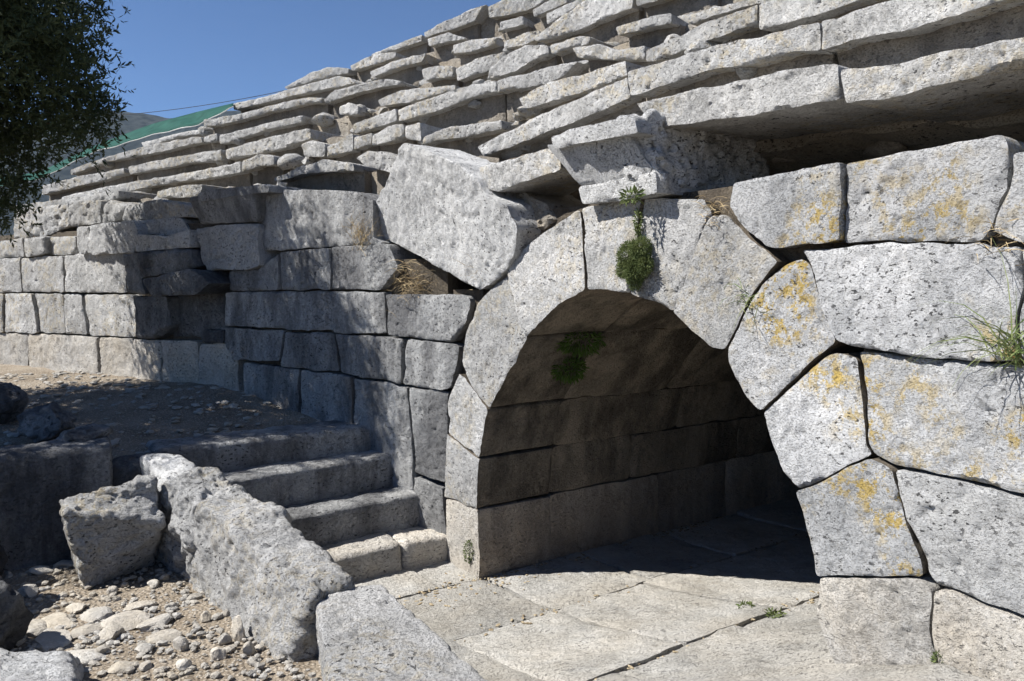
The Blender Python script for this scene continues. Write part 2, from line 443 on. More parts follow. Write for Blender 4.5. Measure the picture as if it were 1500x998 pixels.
# ------------------------------------------------------------------ ground
def smooth01(x): x = np.clip(x, 0, 1); return x * x * (3 - 2 * x)
def floor_z(p): return 0.06 * np.clip(p, 0, 3.7) ** 2
def grid_pq(name, p0, p1, q0, q1, g, zf, mat, amp, label=None):
    P, Q = np.meshgrid(np.arange(p0, p1 + g, g), np.arange(q0, q1 + g, g), indexing='ij')
    xy = L0[None] + P.ravel()[:, None] * UP + Q.ravel()[:, None] * UQ
    z = zf(P.ravel(), Q.ravel()); V = np.column_stack([xy, z])
    V[:, 2] += (fbm(V * [1, 1, 0], 1.3, 2, 5) * 1.2 + fbm(V * [1, 1, 0], 7, 3, 9)) * amp
    n, m = P.shape
    Fc = [(i * m + j, (i + 1) * m + j, (i + 1) * m + j + 1, i * m + j + 1) for i in range(n - 1) for j in range(m - 1)]
    o = mesh_obj(name, V, Fc, mat); o['kind'] = 'structure'
    if label: o['label'] = label
    return o
# the wide ground
R = [0, 12, 40, 120, 400, 1500, 3000]
V = [(0, 0, -.35)]; Fc = []
for r in R[1:]:
    for k in range(48): V.append((r * math.cos(k * math.pi / 24), r * math.sin(k * math.pi / 24), -.35))
for k in range(48): Fc.append((0, 1 + k, 1 + (k + 1) % 48))
for i in range(len(R) - 2):
    for k in range(48): a = 1 + i * 48; Fc.append((a + k, a + 48 + k, a + 48 + (k + 1) % 48, a + (k + 1) % 48))
tag(mesh_obj('ground', V, Fc, M_SOIL, loc=(0, 0, -.35)), 'open stony ground around the ruined theatre', kind='structure')
def mwall_p(x, y):
    u = PM.uv(x, y); return PM.xyz(np.array([u[0]]), np.array([u[1]]), np.array([0.]))[0]
Z_TOP = mwall_p(540, 628)[2]; P_TOP = to_pq(mwall_p(540, 628))[0]
def yard_z(p, q): return .38 + .06 * np.clip(p, 0, 6)
def terr_z(p, q): return Z_TOP - .05 + .24 * smooth01((-p - 1.45) / 2.6)
grid_pq('gravel_yard', -1.30, 7.5, -9, -1.75, .05, yard_z, M_SOIL, .025, 'gravel and dirt yard below the terrace')
grid_pq('terrace_ground', -13, P_TOP - .22, -9.5, 3.2, .07, terr_z, M_SOIL, .022, 'shaded gravel terrace above the steps')
grid_pq('passage_bed', -.6, 6.5, -2.3, 5.0, .12, lambda p, q: floor_z(p) - .075, M_SOIL, .012, 'earth bed between the paving slabs')

# ------------------------------------------------------------------ paving slabs
paving = thing('paved_floor', 'cream limestone slab paving leading into the arched passage', None, tuple(pqz(0, 0, 0)), kind='structure')
class Flat:
    def xyz(s, u, v, d):
        xy = L0[None] + np.asarray(u)[:, None] * UP + np.asarray(v)[:, None] * UQ
        return np.column_stack([xy, floor_z(np.asarray(u)) - d])
FL = Flat()
rows = [(-.60, .00, [-2.0, -1.15, -.35, .02]), (.0, .94, [-1.95, -.95, .05, 1.05, 2.05, 3.2, 4.6]), (.94, 2.2, [-1.75, -.82, .02, .93, 2.1, 3.3, 4.6]),
        (2.2, 3.32, [-1.6, -.55, .45, 1.3, 2.5, 3.5, 4.6]), (3.32, 4.6, [-2.0, -1.0, 0.02]), (4.6, 6.4, [-2.0, -.9, 0.02])]
for ri, (a, b, qs) in enumerate(rows):
    for q0, q1 in zip(qs[:-1], qs[1:]):
        j = lambda: random.uniform(-.03, .03)
        po = [(a + .012 * math.sin(q0 * 3 + ri), q0 + .03 * math.sin(a * 9 + q0)), (b + .02 * math.sin(q0 * 3 + ri + 1), q0 + .03 * math.sin(b * 9 + q0)), ((b + .012 * math.sin(q1 * 3 + ri + 1)), q1 + .03 * math.sin(b * 9 + q1)), (a + .012 * math.sin(q1 * 3 + ri), q1 + .03 * math.sin(a * 9 + q1))]
        mb = MB(); tz = random.uniform(-.012, .012)
        plate(mb, po, FL, tz, depth=.14, bevel=.012, amp=.014, g=.026, gap=.008, jit=.022, fine=.5, tip=.016)
        mb.build('paving_slab', M_PAVE, paving)

# ------------------------------------------------------------------ arch wall
def wall_thing(name, label, cat, plane): 
    o = plane.xyz(np.array([0.]), np.array([0.]), np.array([0.]))[0]
    return thing(name, label, cat, tuple(o))
arch = wall_thing('arch_wall', 'sunlit limestone wall of large irregular blocks with the arched passage opening', 'wall', PA)
JL1 = [(652, 730), (700, 746), (702, 852), (700, 870), (655, 850)]
RING = [
    [(656, 634), (704, 672), (700, 746), (650, 728)],
    [(670, 546), (690, 566), (716, 600), (704, 672), (656, 634), (655, 590)],
    [(690, 566), (676, 530), (684, 485), (700, 446), (722, 418), (744, 402), (746, 414), (758, 462), (770, 494), (744, 544), (716, 600)],
    [(744, 402), (744, 387), (790, 345), (846, 306), (851, 306), (857, 380), (858, 426), (820, 446), (770, 494), (758, 462), (746, 414)],
    [(851, 304), (942, 288), (935, 350), (922, 431), (888, 427), (858, 426), (857, 380)],
    [(942, 288), (1030, 291), (1040, 317), (1020, 360), (986, 457), (955, 442), (922, 431), (935, 350)],
    [(1040, 317), (1056, 313), (1068, 316), (1092, 344), (1142, 382), (1122, 406), (1096, 446), (1065, 513), (1044, 511), (986, 457), (1020, 360)],
    [(1170, 378), (1184, 388), (1208, 460), (1225, 500), (1176, 545), (1118, 604), (1096, 584), (1077, 552), (1066, 514), (1096, 448), (1122, 410), (1150, 386)],
    [(1118, 606), (1172, 556), (1212, 522), (1224, 516), (1250, 524), (1262, 590), (1266, 650), (1277, 669), (1229, 690), (1166, 717), (1146, 690), (1128, 645)],
    [(1167, 718), (1229, 692), (1277, 671), (1311, 687), (1325, 760), (1349, 820), (1351, 847), (1200, 844), (1188, 790), (1174, 738)],
]
BLOCKS = [
    [(1076, 266), (1160, 251), (1235, 238), (1233, 352), (1140, 364), (1124, 361), (1092, 335), (1070, 300)],
    [(1236, 238), (1350, 216), (1462, 194), (1472, 215), (1468, 270), (1450, 333), (1434, 352), (1300, 356), (1233, 357)],
    [(1478, 226), (1500, 222), (1580, 205), (1590, 362), (1500, 359), (1453, 340), (1458, 315), (1474, 275)],
    [(1172, 366), (1300, 358), (1434, 353), (1452, 361), (1495, 363), (1500, 420), (1490, 470), (1496, 533), (1460, 533), (1377, 527), (1300, 517), (1253, 509), (1226, 500), (1208, 460), (1186, 388)],
    [(1500, 364), (1600, 368), (1610, 545), (1500, 534), (1494, 472), (1504, 420)],
    [(1253, 514), (1300, 519), (1377, 529), (1470, 535), (1600, 547), (1610, 742), (1500, 723), (1408, 703), (1313, 684), (1277, 668), (1266, 650), (1262, 590)],
    [(1312, 688), (1408, 706), (1500, 727), (1610, 748), (1620, 955), (1500, 905), (1449, 886), (1389, 862), (1365, 860), (1353, 850), (1349, 820), (1325, 760)],
    [(1201, 846), (1349, 848), (1364, 863), (1367, 947), (1385, 1005), (1400, 1150), (1240, 1150), (1224, 985), (1200, 905)],
    [(1367, 864), (1389, 864), (1449, 889), (1500, 908), (1540, 922), (1560, 1180), (1402, 1160), (1388, 1005), (1370, 947)],
    [(1542, 924), (1630, 962), (1660, 1220), (1563, 1180)],
]
mb = MB(); plate(mb, px(PA, JL1), PA, 0, .74, g=.022, amp=.012); mb.build('jamb_block', M_WARM, arch, side=M_JAMB)
for i, po in enumerate(RING):
    mb = MB(); plate(mb, px(PA, po), PA, -.01 + .008 * (i % 3), .74, bevel=.014, amp=.013, g=.017, gap=.0055 if i < 7 else .003, jit=.011, tip=.04)
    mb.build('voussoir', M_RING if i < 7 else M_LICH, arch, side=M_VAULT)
for i, po in enumerate(BLOCKS):
    mb = MB(); plate(mb, px(PA, po), PA, .012 * ((i * 7) % 4 - 1.5), .76 if i == 7 else .55, bevel=.016, amp=.015, g=.016, gap=.003, jit=.013, tip=.03)
    mb.build('wall_block', M_LICH if i < 6 else (M_GREY if i < 7 else M_WARM), arch)
# the wall goes on past the picture's edge
for a, b in (((1580, 205), (1590, 362)), ((1600, 369), (1610, 545)), ((1600, 549), (1610, 742)), ((1610, 749), (1620, 955)), ((1630, 963), (1660, 1220))):
    (ua, za), (ub, zb_) = PA.uv(*a), PA.uv(*b); w_ = 0
    for w in (.75, .95, .9):
        mb = MB(); plate(mb, [(ua - w_, za), (ub - w_, zb_), (ub - w_ - w, zb_), (ua - w_ - w, za)], PA, random.uniform(-.015, .015), .5, bevel=.016, amp=.015, g=.03, gap=.0045, jit=.015, tip=.03)
        mb.build('wall_block', M_LICH, arch); w_ += w
# intrados outline in (u, z): from left foot over the crown to the right foot
intr_px = [(702, 850), (700, 746), (704, 672), (716, 600), (744, 544), (770, 494), (820, 446), (858, 426), (922, 431), (955, 442), (986, 457), (1044, 511), (1066, 514), (1096, 584), (1118, 604), (1146, 690), (1166, 717), (1188, 790), (1200, 844), (1200, 905)]
INT = np.array(px(PA, intr_px)); INT[0, 1] = -.15
INT = np.vstack([INT, [INT[-1, 0], -.1]])
# ------------------------------------------------------------------ vault behind the ring
vault = thing('vault_passage', 'dark vaulted passage of brown limestone courses behind the arch', 'passage', tuple(pqz(1.5, 2.2, 0)))
class VaultSurf:
    """u = distance along the intrados outline, v = depth into the passage, d = outwards from the opening"""
    def __init__(s):
        s.S = np.concatenate([[0], np.cumsum(np.linalg.norm(np.diff(INT, axis=0), axis=1))])
        t = np.gradient(INT, axis=0); t /= np.linalg.norm(t, axis=1)[:, None]; s.N = np.stack([-t[:, 1], t[:, 0]], 1)
        c = INT.mean(0)
        if np.sum(s.N[3] * (INT[3] - c)) < 0: s.N = -s.N
    def xyz(s, u, v, d):
        a = np.interp(u, s.S, INT[:, 0]) + np.interp(u, s.S, s.N[:, 0]) * d; z = np.interp(u, s.S, INT[:, 1]) + np.interp(u, s.S, s.N[:, 1]) * d
        xy = L0[None] - a[:, None] * UP + np.asarray(v)[:, None] * UQ
        return np.column_stack([xy, z])
VS = VaultSurf()
cuts = [0, 1, 2, 3, 5, 7, 9, 11, 13, 15, 17, 20]
for ci, (a, b) in enumerate(zip(cuts[:-1], cuts[1:])):
    q = .735; k = 0
    while q < 4.9:
        w = [1.25, .95, 1.5][(ci + k) % 3] * (1.05 if ci == 0 else 1); q1 = min(q + w, 5.0)
        if 5.0 - q1 < .4: q1 = 5.0
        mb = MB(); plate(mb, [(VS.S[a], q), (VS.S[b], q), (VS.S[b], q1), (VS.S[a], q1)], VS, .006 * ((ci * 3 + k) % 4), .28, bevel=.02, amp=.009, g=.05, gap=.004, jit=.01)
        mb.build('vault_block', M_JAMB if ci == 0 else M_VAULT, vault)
        q = q1; k += 1
# end wall of the passage and the mass above the vault
u = INT[:, 0]; po = [(a, z) for a, z in INT]
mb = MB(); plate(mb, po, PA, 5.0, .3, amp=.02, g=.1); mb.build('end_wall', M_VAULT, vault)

# backing of the joints: a dark core behind each wall
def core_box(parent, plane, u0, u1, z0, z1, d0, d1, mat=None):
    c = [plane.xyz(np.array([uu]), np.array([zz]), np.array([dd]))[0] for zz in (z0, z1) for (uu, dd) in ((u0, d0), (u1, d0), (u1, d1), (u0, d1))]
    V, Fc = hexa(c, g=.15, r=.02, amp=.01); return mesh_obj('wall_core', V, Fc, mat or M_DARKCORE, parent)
# core pieces right and left of the opening and over it
uR = PA.uv(1215, 700)[0]
core_box(arch, PA, uR - .08, uR - 2.6, -.2, 2.9, .10, .5)
core_box(arch, PA, .10, .58, -.2, 2.35, .12, .6)
zc = PA.uv(880, 428)[1]
core_box(arch, PA, .6, uR - .2, zc + .12, 2.93, .12, .6)

# ------------------------------------------------------------------ middle wall (shaded by the tree)
midw = wall_thing('podium_wall', 'stained limestone podium wall beside the steps, dappled with tree shade', 'wall', PM)
MID = [
    ([(334, 398), (378, 394), (407, 370), (408, 425), (336, 427)], 0), ([(409, 369), (484, 363), (485, 425), (410, 425)], 0), ([(486, 362), (568, 357), (582, 392), (555, 424), (487, 425)], .01),
    ([(332, 428), (410, 426), (484, 427), (487, 486), (418, 482), (332, 477)], 0), ([(486, 427), (562, 427), (564, 490), (488, 488)], .01), ([(564, 431), (602, 430), (688, 432), (692, 442), (684, 472), (662, 502), (566, 492)], -.02),
    ([(322, 480), (416, 484), (410, 530), (340, 528), (328, 508)], .02), ([(418, 486), (488, 489), (496, 546), (412, 537)], 0), ([(490, 489), (590, 496), (588, 562), (497, 547)], 0), ([(592, 497), (660, 503), (674, 506), (668, 536), (660, 568), (646, 573), (590, 563)], -.015),
    ([(354, 532), (437, 541), (438, 620), (355, 600)], .01), ([(439, 542), (500, 549), (515, 552), (516, 650), (440, 625)], 0), ([(518, 553), (598, 566), (604, 668), (602, 760), (517, 740)], .015), ([(600, 567), (658, 574), (656, 640), (652, 708), (604, 694)], 0),
    ([(606, 699), (650, 714), (656, 860), (606, 850)], .01),
]
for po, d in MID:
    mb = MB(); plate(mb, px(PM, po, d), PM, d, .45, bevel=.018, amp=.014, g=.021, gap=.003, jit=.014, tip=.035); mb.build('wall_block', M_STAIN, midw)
k0 = PM.uv(345, 500)[0]; k1 = PM.uv(655, 500)[0]
core_box(midw, PM, k1 + .1, k0 - .12, 0, 2.62, .12, .5)
# top course: two long blocks, the left one with a projecting nose
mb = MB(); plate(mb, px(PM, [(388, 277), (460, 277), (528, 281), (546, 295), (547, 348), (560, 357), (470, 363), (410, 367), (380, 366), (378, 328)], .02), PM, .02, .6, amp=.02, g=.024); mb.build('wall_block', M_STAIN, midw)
mb = MB()
plate(mb, px(PM, [(288, 284), (310, 277), (392, 268), (394, 281), (340, 288), (292, 297)], -.16), PM, -.16, .7, amp=.012, g=.024)
plate(mb, px(PM, [(292, 290), (392, 276), (384, 326), (302, 329)], 0), PM, -.02, .6, amp=.01, g=.024, tilt=lambda u, v: -.35 * np.clip(v - 2.95, -.1, .35))
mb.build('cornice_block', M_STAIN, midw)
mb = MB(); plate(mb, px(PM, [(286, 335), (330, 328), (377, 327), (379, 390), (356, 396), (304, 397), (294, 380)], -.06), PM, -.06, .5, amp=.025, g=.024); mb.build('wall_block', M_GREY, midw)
zt = PM.uv(420, 366)[1]
core_box(midw, PM, PM.uv(570, 330)[0], PM.uv(300, 330)[0], zt - .5, zt + .45, .3, .7)

# ------------------------------------------------------------------ left wall
leftw = wall_thing('terrace_wall', 'sunlit limestone wall at the back of the gravel terrace', 'wall', PL)
LEFT = [
    [(-60, 382), (28, 378), (30, 428), (-60, 430)], [(30, 378), (92, 374), (94, 428), (32, 428)], [(94, 374), (177, 370), (183, 429), (96, 428)],
    [(-60, 430), (4, 430), (5, 487), (-60, 484)], [(5, 430), (48, 430), (57, 488), (6, 487)], [(50, 430), (92, 430), (94, 489), (58, 488)], [(93, 430), (117, 431), (125, 490), (95, 490)], [(119, 431), (192, 431), (201, 460), (196, 496), (128, 491)],
    [(-60, 485), (39, 489), (41, 560), (-60, 552)], [(41, 489), (140, 493), (142, 568), (42, 560)], [(142, 494), (192, 497), (194, 574), (143, 568)], [(193, 498), (236, 498), (237, 576), (195, 574)], [(237, 498), (289, 500), (288, 580), (238, 576)], [(290, 503), (327, 503), (345, 528), (350, 585), (289, 582)],
]
for po in LEFT:
    mb = MB(); plate(mb, px(PL, po), PL, random.uniform(-.01, .02), .45, bevel=.02, amp=.016, g=.03, gap=.004, jit=.016, tip=.04); mb.build('wall_block', M_SEAT if po[0][1] < 480 else M_WARM, leftw)
# the ruined end of the wall: projecting and set-back stones
for po, d, dp in [([(178, 372), (240, 366), (276, 364), (284, 392), (240, 402), (206, 408), (214, 432), (186, 431)], -.12, .6), ([(206, 409), (260, 398), (282, 394), (308, 417), (284, 431), (216, 434)], -.3, .7),
               ([(196, 434), (242, 433), (248, 480), (222, 498), (197, 496)], -.05, .5), ([(246, 432), (300, 424), (334, 420), (334, 478), (300, 494), (252, 494)], .12, .4), ([(292, 484), (326, 482), (327, 503), (294, 502)], .0, .4)]:
    mb = MB(); plate(mb, px(PL, po, d), PL, d, dp, bevel=.05, amp=.025, g=.034, gap=.004, jit=.02); mb.build('wall_block', M_SHADETONE, leftw)
for po, d in [([(-60, 362), (32, 348), (34, 377), (-60, 382)], .02), ([(33, 349), (64, 346), (66, 373), (35, 377)], -.04), ([(66, 348), (110, 345), (111, 373), (68, 375)], .05)]:
    mb = MB(); plate(mb, px(PL, po, d), PL, d, .5, bevel=.04, amp=.02, g=.034); mb.build('moulded_block', M_SEAT, leftw)
mb = MB()
plate(mb, px(PL, [(112, 333), (150, 327), (196, 322), (200, 340), (196, 371), (176, 372), (114, 374)], -.05), PL, -.05, .6, amp=.02, g=.034)
plate(mb, px(PL, [(196, 323), (230, 320), (264, 319), (276, 336), (276, 344), (240, 346), (198, 342)], .12), PL, .12, .4, amp=.02, g=.034)
plate(mb, px(PL, [(196, 343), (240, 346), (262, 340), (277, 334), (276, 363), (197, 370)], -.08), PL, -.08, .6, amp=.025, g=.034)
mb.build('trough_block', M_GREY, leftw)
for po in [[(20, 308), (98, 297), (100, 331), (66, 346), (20, 350)], [(100, 297), (148, 292), (147, 327), (101, 332)], [(150, 304), (160, 292), (184, 300), (180, 313), (168, 323), (149, 328)], [(184, 300), (232, 291), (292, 303), (296, 318), (228, 322), (180, 324)]]:
    mb = MB(); plate(mb, px(PL, po, .14), PL, .14, .6, bevel=.025, amp=.028, g=.03, jit=.02); mb.build('crown_block', M_SEAT, leftw)
core_box(leftw, PL, .05, 9.5, .8, 3.1, .16, .9)

# ------------------------------------------------------------------ seating rows
RUN = .6
ORD = ['lowest', 'second', 'third', 'fourth', 'fifth', 'sixth', 'seventh', 'eighth', 'ninth']
SEATS = {
 1: [([(700, 246), (750, 232), (800, 216), (820, 230)], [(821, 249), (770, 266), (730, 281), (712, 276)]), ([(930, 152), (980, 138), (1024, 128), (1080, 119), (1110, 112), (1140, 103), (1226, 90)], [(1230, 146), (1200, 149), (1140, 161), (1100, 171), (1040, 177), (960, 190)]),
     ([(1229, 100), (1260, 99), (1320, 89), (1380, 74), (1440, 63), (1500, 49), (1620, 20)], [(1620, 70), (1500, 95), (1470, 101), (1410, 117), (1350, 131), (1320, 139), (1292, 147), (1238, 152)])],
 2: [([(20, 300), (120, 288), (176, 279)], [(176, 290), (124, 299), (20, 312)]), ([(230, 279), (262, 272), (296, 270)], [(292, 290), (230, 289)]),
     ([(402, 262), (438, 245), (476, 233), (518, 239)], [(520, 250), (480, 252), (440, 256), (404, 268)]), ([(520, 232), (538, 221), (566, 222), (596, 234)], [(600, 262), (560, 250), (536, 243)]),
     ([(700, 216), (750, 190), (794, 166), (844, 144), (917, 111)], [(921, 144), (870, 166), (820, 186), (768, 208), (712, 231)]), ([(920, 105), (980, 86), (1030, 71), (1070, 60), (1136, 46), (1198, 31)], [(1200, 74), (1160, 76), (1126, 86), (1072, 98), (1028, 108), (960, 128), (924, 142)]),
     ([(1201, 30), (1226, 26), (1260, 14), (1300, 2), (1400, -26), (1560, -75)], [(1560, -22), (1454, 8), (1410, 20), (1370, 32), (1330, 44), (1250, 60), (1202, 73)])],
 3: [([(90, 288), (180, 268), (240, 259), (320, 244), (352, 236)], [(352, 252), (326, 258), (280, 264), (240, 270), (178, 282), (90, 300)]), ([(354, 236), (380, 226), (402, 228)], [(402, 242), (380, 245), (354, 252)]),
     ([(440, 211), (456, 206), (476, 210)], [(476, 230), (444, 231)]), ([(477, 215), (500, 203), (516, 194)], [(516, 220), (478, 231)]), ([(517, 200), (546, 193)], [(543, 211), (517, 219)]), ([(547, 196), (566, 186), (592, 181)], [(592, 202), (543, 213)]), ([(593, 184), (616, 178)], [(616, 206), (594, 204)]),
     ([(617, 200), (660, 186), (700, 180), (735, 176)], [(735, 190), (700, 197), (618, 211)]), ([(760, 144), (802, 121), (850, 108), (918, 88)], [(918, 111), (860, 132), (810, 148), (764, 162)]),
     ([(946, 74), (996, 52), (1032, 34), (1110, 4)], [(1109, 34), (1070, 46), (1030, 62), (990, 80), (947, 92)]), ([(1112, 5), (1160, -12), (1260, -42), (1380, -85)], [(1380, -40), (1260, -2), (1200, 20), (1112, 44)])],
 4: [([(60, 272), (120, 257), (182, 246)], [(182, 254), (144, 266), (60, 286)]), ([(184, 244), (250, 231), (300, 222), (326, 219)], [(326, 234), (280, 239), (188, 255)]), ([(328, 219), (360, 210), (400, 199), (453, 188)], [(456, 204), (428, 213), (398, 222), (330, 233)]),
     ([(518, 181), (556, 168), (581, 158)], [(581, 177), (556, 185), (516, 197)]), ([(582, 160), (620, 147), (672, 128), (726, 117)], [(727, 134), (684, 145), (648, 160), (583, 178)]), ([(728, 118), (770, 108), (800, 98), (846, 88)], [(824, 112), (800, 122), (760, 130), (728, 136)]),
     ([(838, 70), (880, 64), (900, 72), (945, 66)], [(944, 86), (900, 88), (846, 84)]), ([(990, 24), (1030, 14), (1080, 3), (1160, -22)], [(1160, -4), (1100, 7), (1052, 21), (1008, 37)])],
 5: [([(100, 248), (156, 229), (220, 212), (296, 200)], [(298, 209), (270, 215), (220, 226), (154, 237), (100, 256)]), ([(297, 200), (318, 196)], [(318, 208), (298, 208)]), ([(320, 198), (390, 181), (444, 168)], [(441, 180), (392, 190), (320, 212)]), ([(496, 156), (510, 149), (524, 154)], [(524, 168), (498, 168)]),
     ([(552, 147), (584, 132), (640, 127), (668, 124)], [(668, 132), (640, 140), (600, 149), (556, 157)]), ([(716, 100), (740, 79), (770, 66), (803, 65)], [(804, 79), (780, 88), (754, 104), (712, 118)]), ([(805, 66), (850, 52), (866, 54)], [(862, 64), (850, 67), (808, 81)]), ([(900, 39), (940, 28), (982, 18)], [(984, 34), (940, 44), (904, 52)])],
 6: [([(206, 209), (250, 198), (298, 187)], [(298, 194), (250, 205), (210, 215)]), ([(300, 176), (354, 166), (412, 150), (450, 142), (471, 142)], [(470, 150), (450, 151), (428, 157), (390, 165), (350, 177), (300, 187)]), ([(474, 147), (490, 132), (560, 115), (587, 118)], [(585, 124), (562, 127), (520, 137), (478, 152)]),
     ([(617, 102), (640, 96), (666, 96)], [(662, 112), (620, 119)]), ([(668, 101), (698, 86), (738, 75)], [(740, 96), (700, 108), (670, 118)]), ([(780, 56), (826, 22), (850, 5), (928, -30)], [(926, 12), (880, 29), (840, 47), (786, 62)]), ([(930, -28), (1040, -60)], [(1040, -25), (932, 10)])],
 7: [([(342, 152), (388, 142), (440, 126), (496, 111), (512, 113)], [(520, 122), (496, 127), (440, 138), (388, 151), (342, 162)]), ([(541, 105), (584, 87), (624, 78)], [(618, 91), (592, 97), (545, 113)]), ([(662, 67), (690, 58), (727, 55)], [(727, 65), (692, 75), (664, 79)]), ([(738, 62), (768, 48), (790, 44)], [(790, 56), (768, 66), (740, 72)]), ([(800, 20), (850, -4), (920, -40)], [(920, -22), (850, 10), (802, 36)])],
 8: [([(416, 128), (456, 106), (480, 98), (511, 100)], [(511, 108), (490, 111), (440, 124), (418, 131)]), ([(512, 96), (546, 80), (580, 76)], [(580, 84), (566, 89), (514, 104)]), ([(626, 57), (656, 47), (682, 55)], [(680, 58), (660, 60), (628, 68)]), ([(732, 32), (766, 23)], [(767, 36), (732, 45)]), ([(780, 14), (830, -14)], [(830, 4), (782, 26)])],
 9: [([(544, 79), (618, 50)], [(618, 60), (572, 75), (546, 84)]), ([(620, 48), (640, 36), (694, 12), (712, 6)], [(694, 31), (666, 42), (622, 55)]), ([(714, 10), (760, -12), (830, -40)], [(796, 4), (770, 16), (736, 24), (716, 26)])],
}
def d_row(k): return -.03 if k == 1 else RUN * (k - 1)
ROWZ = {}
for k, segs in SEATS.items():
    d = d_row(k); pts = []
    for top, bot in segs:
        for x, y in top: pts.append(CV.uv(x, y, d))
    pts = np.array(sorted(pts, key=lambda a: a[0])); ROWZ[k] = pts
    x, y = segs[0][0][0]; w = CV.xyz(np.array([pts[0][0]]), np.array([pts[0][1]]), np.array([d]))[0]
    row = thing('seat_row', f'{ORD[k-1]} row of worn limestone theatre seats counted up from the arch wall', 'seat row', tuple(w), 'stepped rows of stone seats')
    for top, bot in segs:
        mb = MB()
        po = [CV.uv(a, b, d) for a, b in top] + [CV.uv(a, b, d) for a, b in bot]
        dist = 1 if (sum(a for a, b in top) / len(top)) > 640 else 0
        g = .017 if dist else .024
        plate(mb, po, CV, d, .62 if k > 1 or np.mean([a for a, b in top]) < 900 else 1.05, bevel=.014, amp=.021 if dist else .023, g=g, gap=.003, jit=.013, fine=.75, tip=.02)
        bt = [CV.uv(a, b, d) for a, b in bot]; fr = None
        hgt = .30 if k > 1 else (.16 if np.mean([a for a, b in top]) < 900 else .10)
        bt = sorted(bt, key=lambda a: a[0])
        lo_ = [(a, z - hgt) for a, z in bt]; hi_ = [(a, z + .04) for a, z in bt]
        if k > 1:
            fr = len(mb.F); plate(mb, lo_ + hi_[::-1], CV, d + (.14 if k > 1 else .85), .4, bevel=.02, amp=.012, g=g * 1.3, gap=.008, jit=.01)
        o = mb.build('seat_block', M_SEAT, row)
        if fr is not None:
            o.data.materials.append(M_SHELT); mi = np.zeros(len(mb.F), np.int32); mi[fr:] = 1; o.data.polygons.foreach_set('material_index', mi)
# the rubble body under the seats
fill = thing('seating_core', 'rubble and earth body under the stepped stone seats', 'rubble', tuple(pqz(1, 2, 0)))
S0, S1 = CV.S[0] + .2, CV.S[-1] - 1.0
us = np.arange(S0, S1, .09)
prof = []
def zrow(k):
    p = ROWZ[k]; z = np.interp(us, p[:, 0], p[:, 1]); z = z - 3.0 * np.clip(us - p[-1, 0] - .1, 0, 1)
    ker = np.ones(25) / 25; zz = np.convolve(np.pad(z, 12, mode='edge'), ker, 'valid'); return np.minimum(z, zz)
prev = zrow(1) - .06
prof.append((np.full(len(us), 1.5), prev - 1.0)); prof.append((np.full(len(us), 1.15), prev - .22))
for k in range(2, 10):
    d = d_row(k); z = np.maximum(zrow(k), prev + .02) - .06
    for f in (0, .5): prof.append((np.full(len(us), max(d - .35 + f * .7, .75 if k == 2 else 0)), prev - .12 + f * .1))
    for f in (.0, .5, 1): prof.append((np.full(len(us), d + .20 + f * .05), prev + (z - prev) * f - .02))
    prev = z
prof.append((np.full(len(us), d + 1.5), prev - .02)); prof.append((np.full(len(us), d + 6), prev - .3))
V = np.vstack([CV.xyz(us, z, dd) for dd, z in prof]); n = len(us)
V += np.column_stack([fbm(V, 5, 3, 1), fbm(V, 5, 3, 2), fbm(V, 6, 3, 3)]) * .06
Fc = [(i * n + j, i * n + j + 1, (i + 1) * n + j + 1, (i + 1) * n + j) for i in range(len(prof) - 1) for j in range(n - 1)]
mesh_obj('earth_body', V, Fc, M_CORE, fill)
# rubble stones lying in the gaps of the rows
mb = MB()
for _ in range(420):
    k = random.randint(2, 8); uu = random.uniform(us[0] + 1, us[-1] - 2); z = np.interp(uu, us, zrow(k))
    d = d_row(k) + random.uniform(.12, .5)
    c = CV.xyz(np.array([uu]), np.array([z - random.uniform(.02, .16) if d < d_row(k) + .3 else z - .02]), np.array([d]))[0]
    s = random.uniform(.05, .15)
    V, Fc = boulder(c, (s * random.uniform(.8, 1.6), s, s * .7), 2, .3, random.uniform(0, 6)); mb.add(V, Fc)
o = mb.build('rubble_stones', M_SEAT, fill); o['kind'] = 'stuff'

# ------------------------------------------------------------------ corner cornice block over the arch
cb = MB()
plate(cb, px(PA, [(804, 198), (860, 183), (928, 167), (936, 195), (870, 206), (811, 219)], -.24), PA, -.24, .8, bevel=.015, amp=.014, g=.02)
plate(cb, px(PA, [(816, 214), (934, 190), (958, 254), (846, 275)], -.10), PA, -.08, .7, bevel=.02, amp=.006, g=.022, tilt=lambda u, v: -.45 * np.clip(v - 3.02, 0, .4))
plate(cb, px(PA, [(846, 273), (900, 262), (960, 250), (962, 284), (905, 294), (852, 300)], -.10), PA, -.10, .7, bevel=.015, amp=.014, g=.02)
e0 = PA.uv(930, 200, -.2)[0]; e1 = PA.uv(957, 262, -.1)[0]; w0 = e0 + .25
cc = [PA.xyz(np.array([uu]), np.array([zz]), np.array([dd]))[0] for zz, us_ in ((2.93, e1 - .02), (3.37, e0 - .05)) for (uu, dd) in ((us_, -.06 if zz < 3 else -.16), (us_ - .03, .93), (w0, .93), (w0, -.06 if zz < 3 else -.16))]
V, Fc = hexa(cc, g=.018, r=.05, amp=.05, fine=1.2); cb.add(V, Fc)
tag(cb.build('cornice_block', M_GREY), 'moulded cornice block with hollow underside standing on the arch crown', 'stone block')
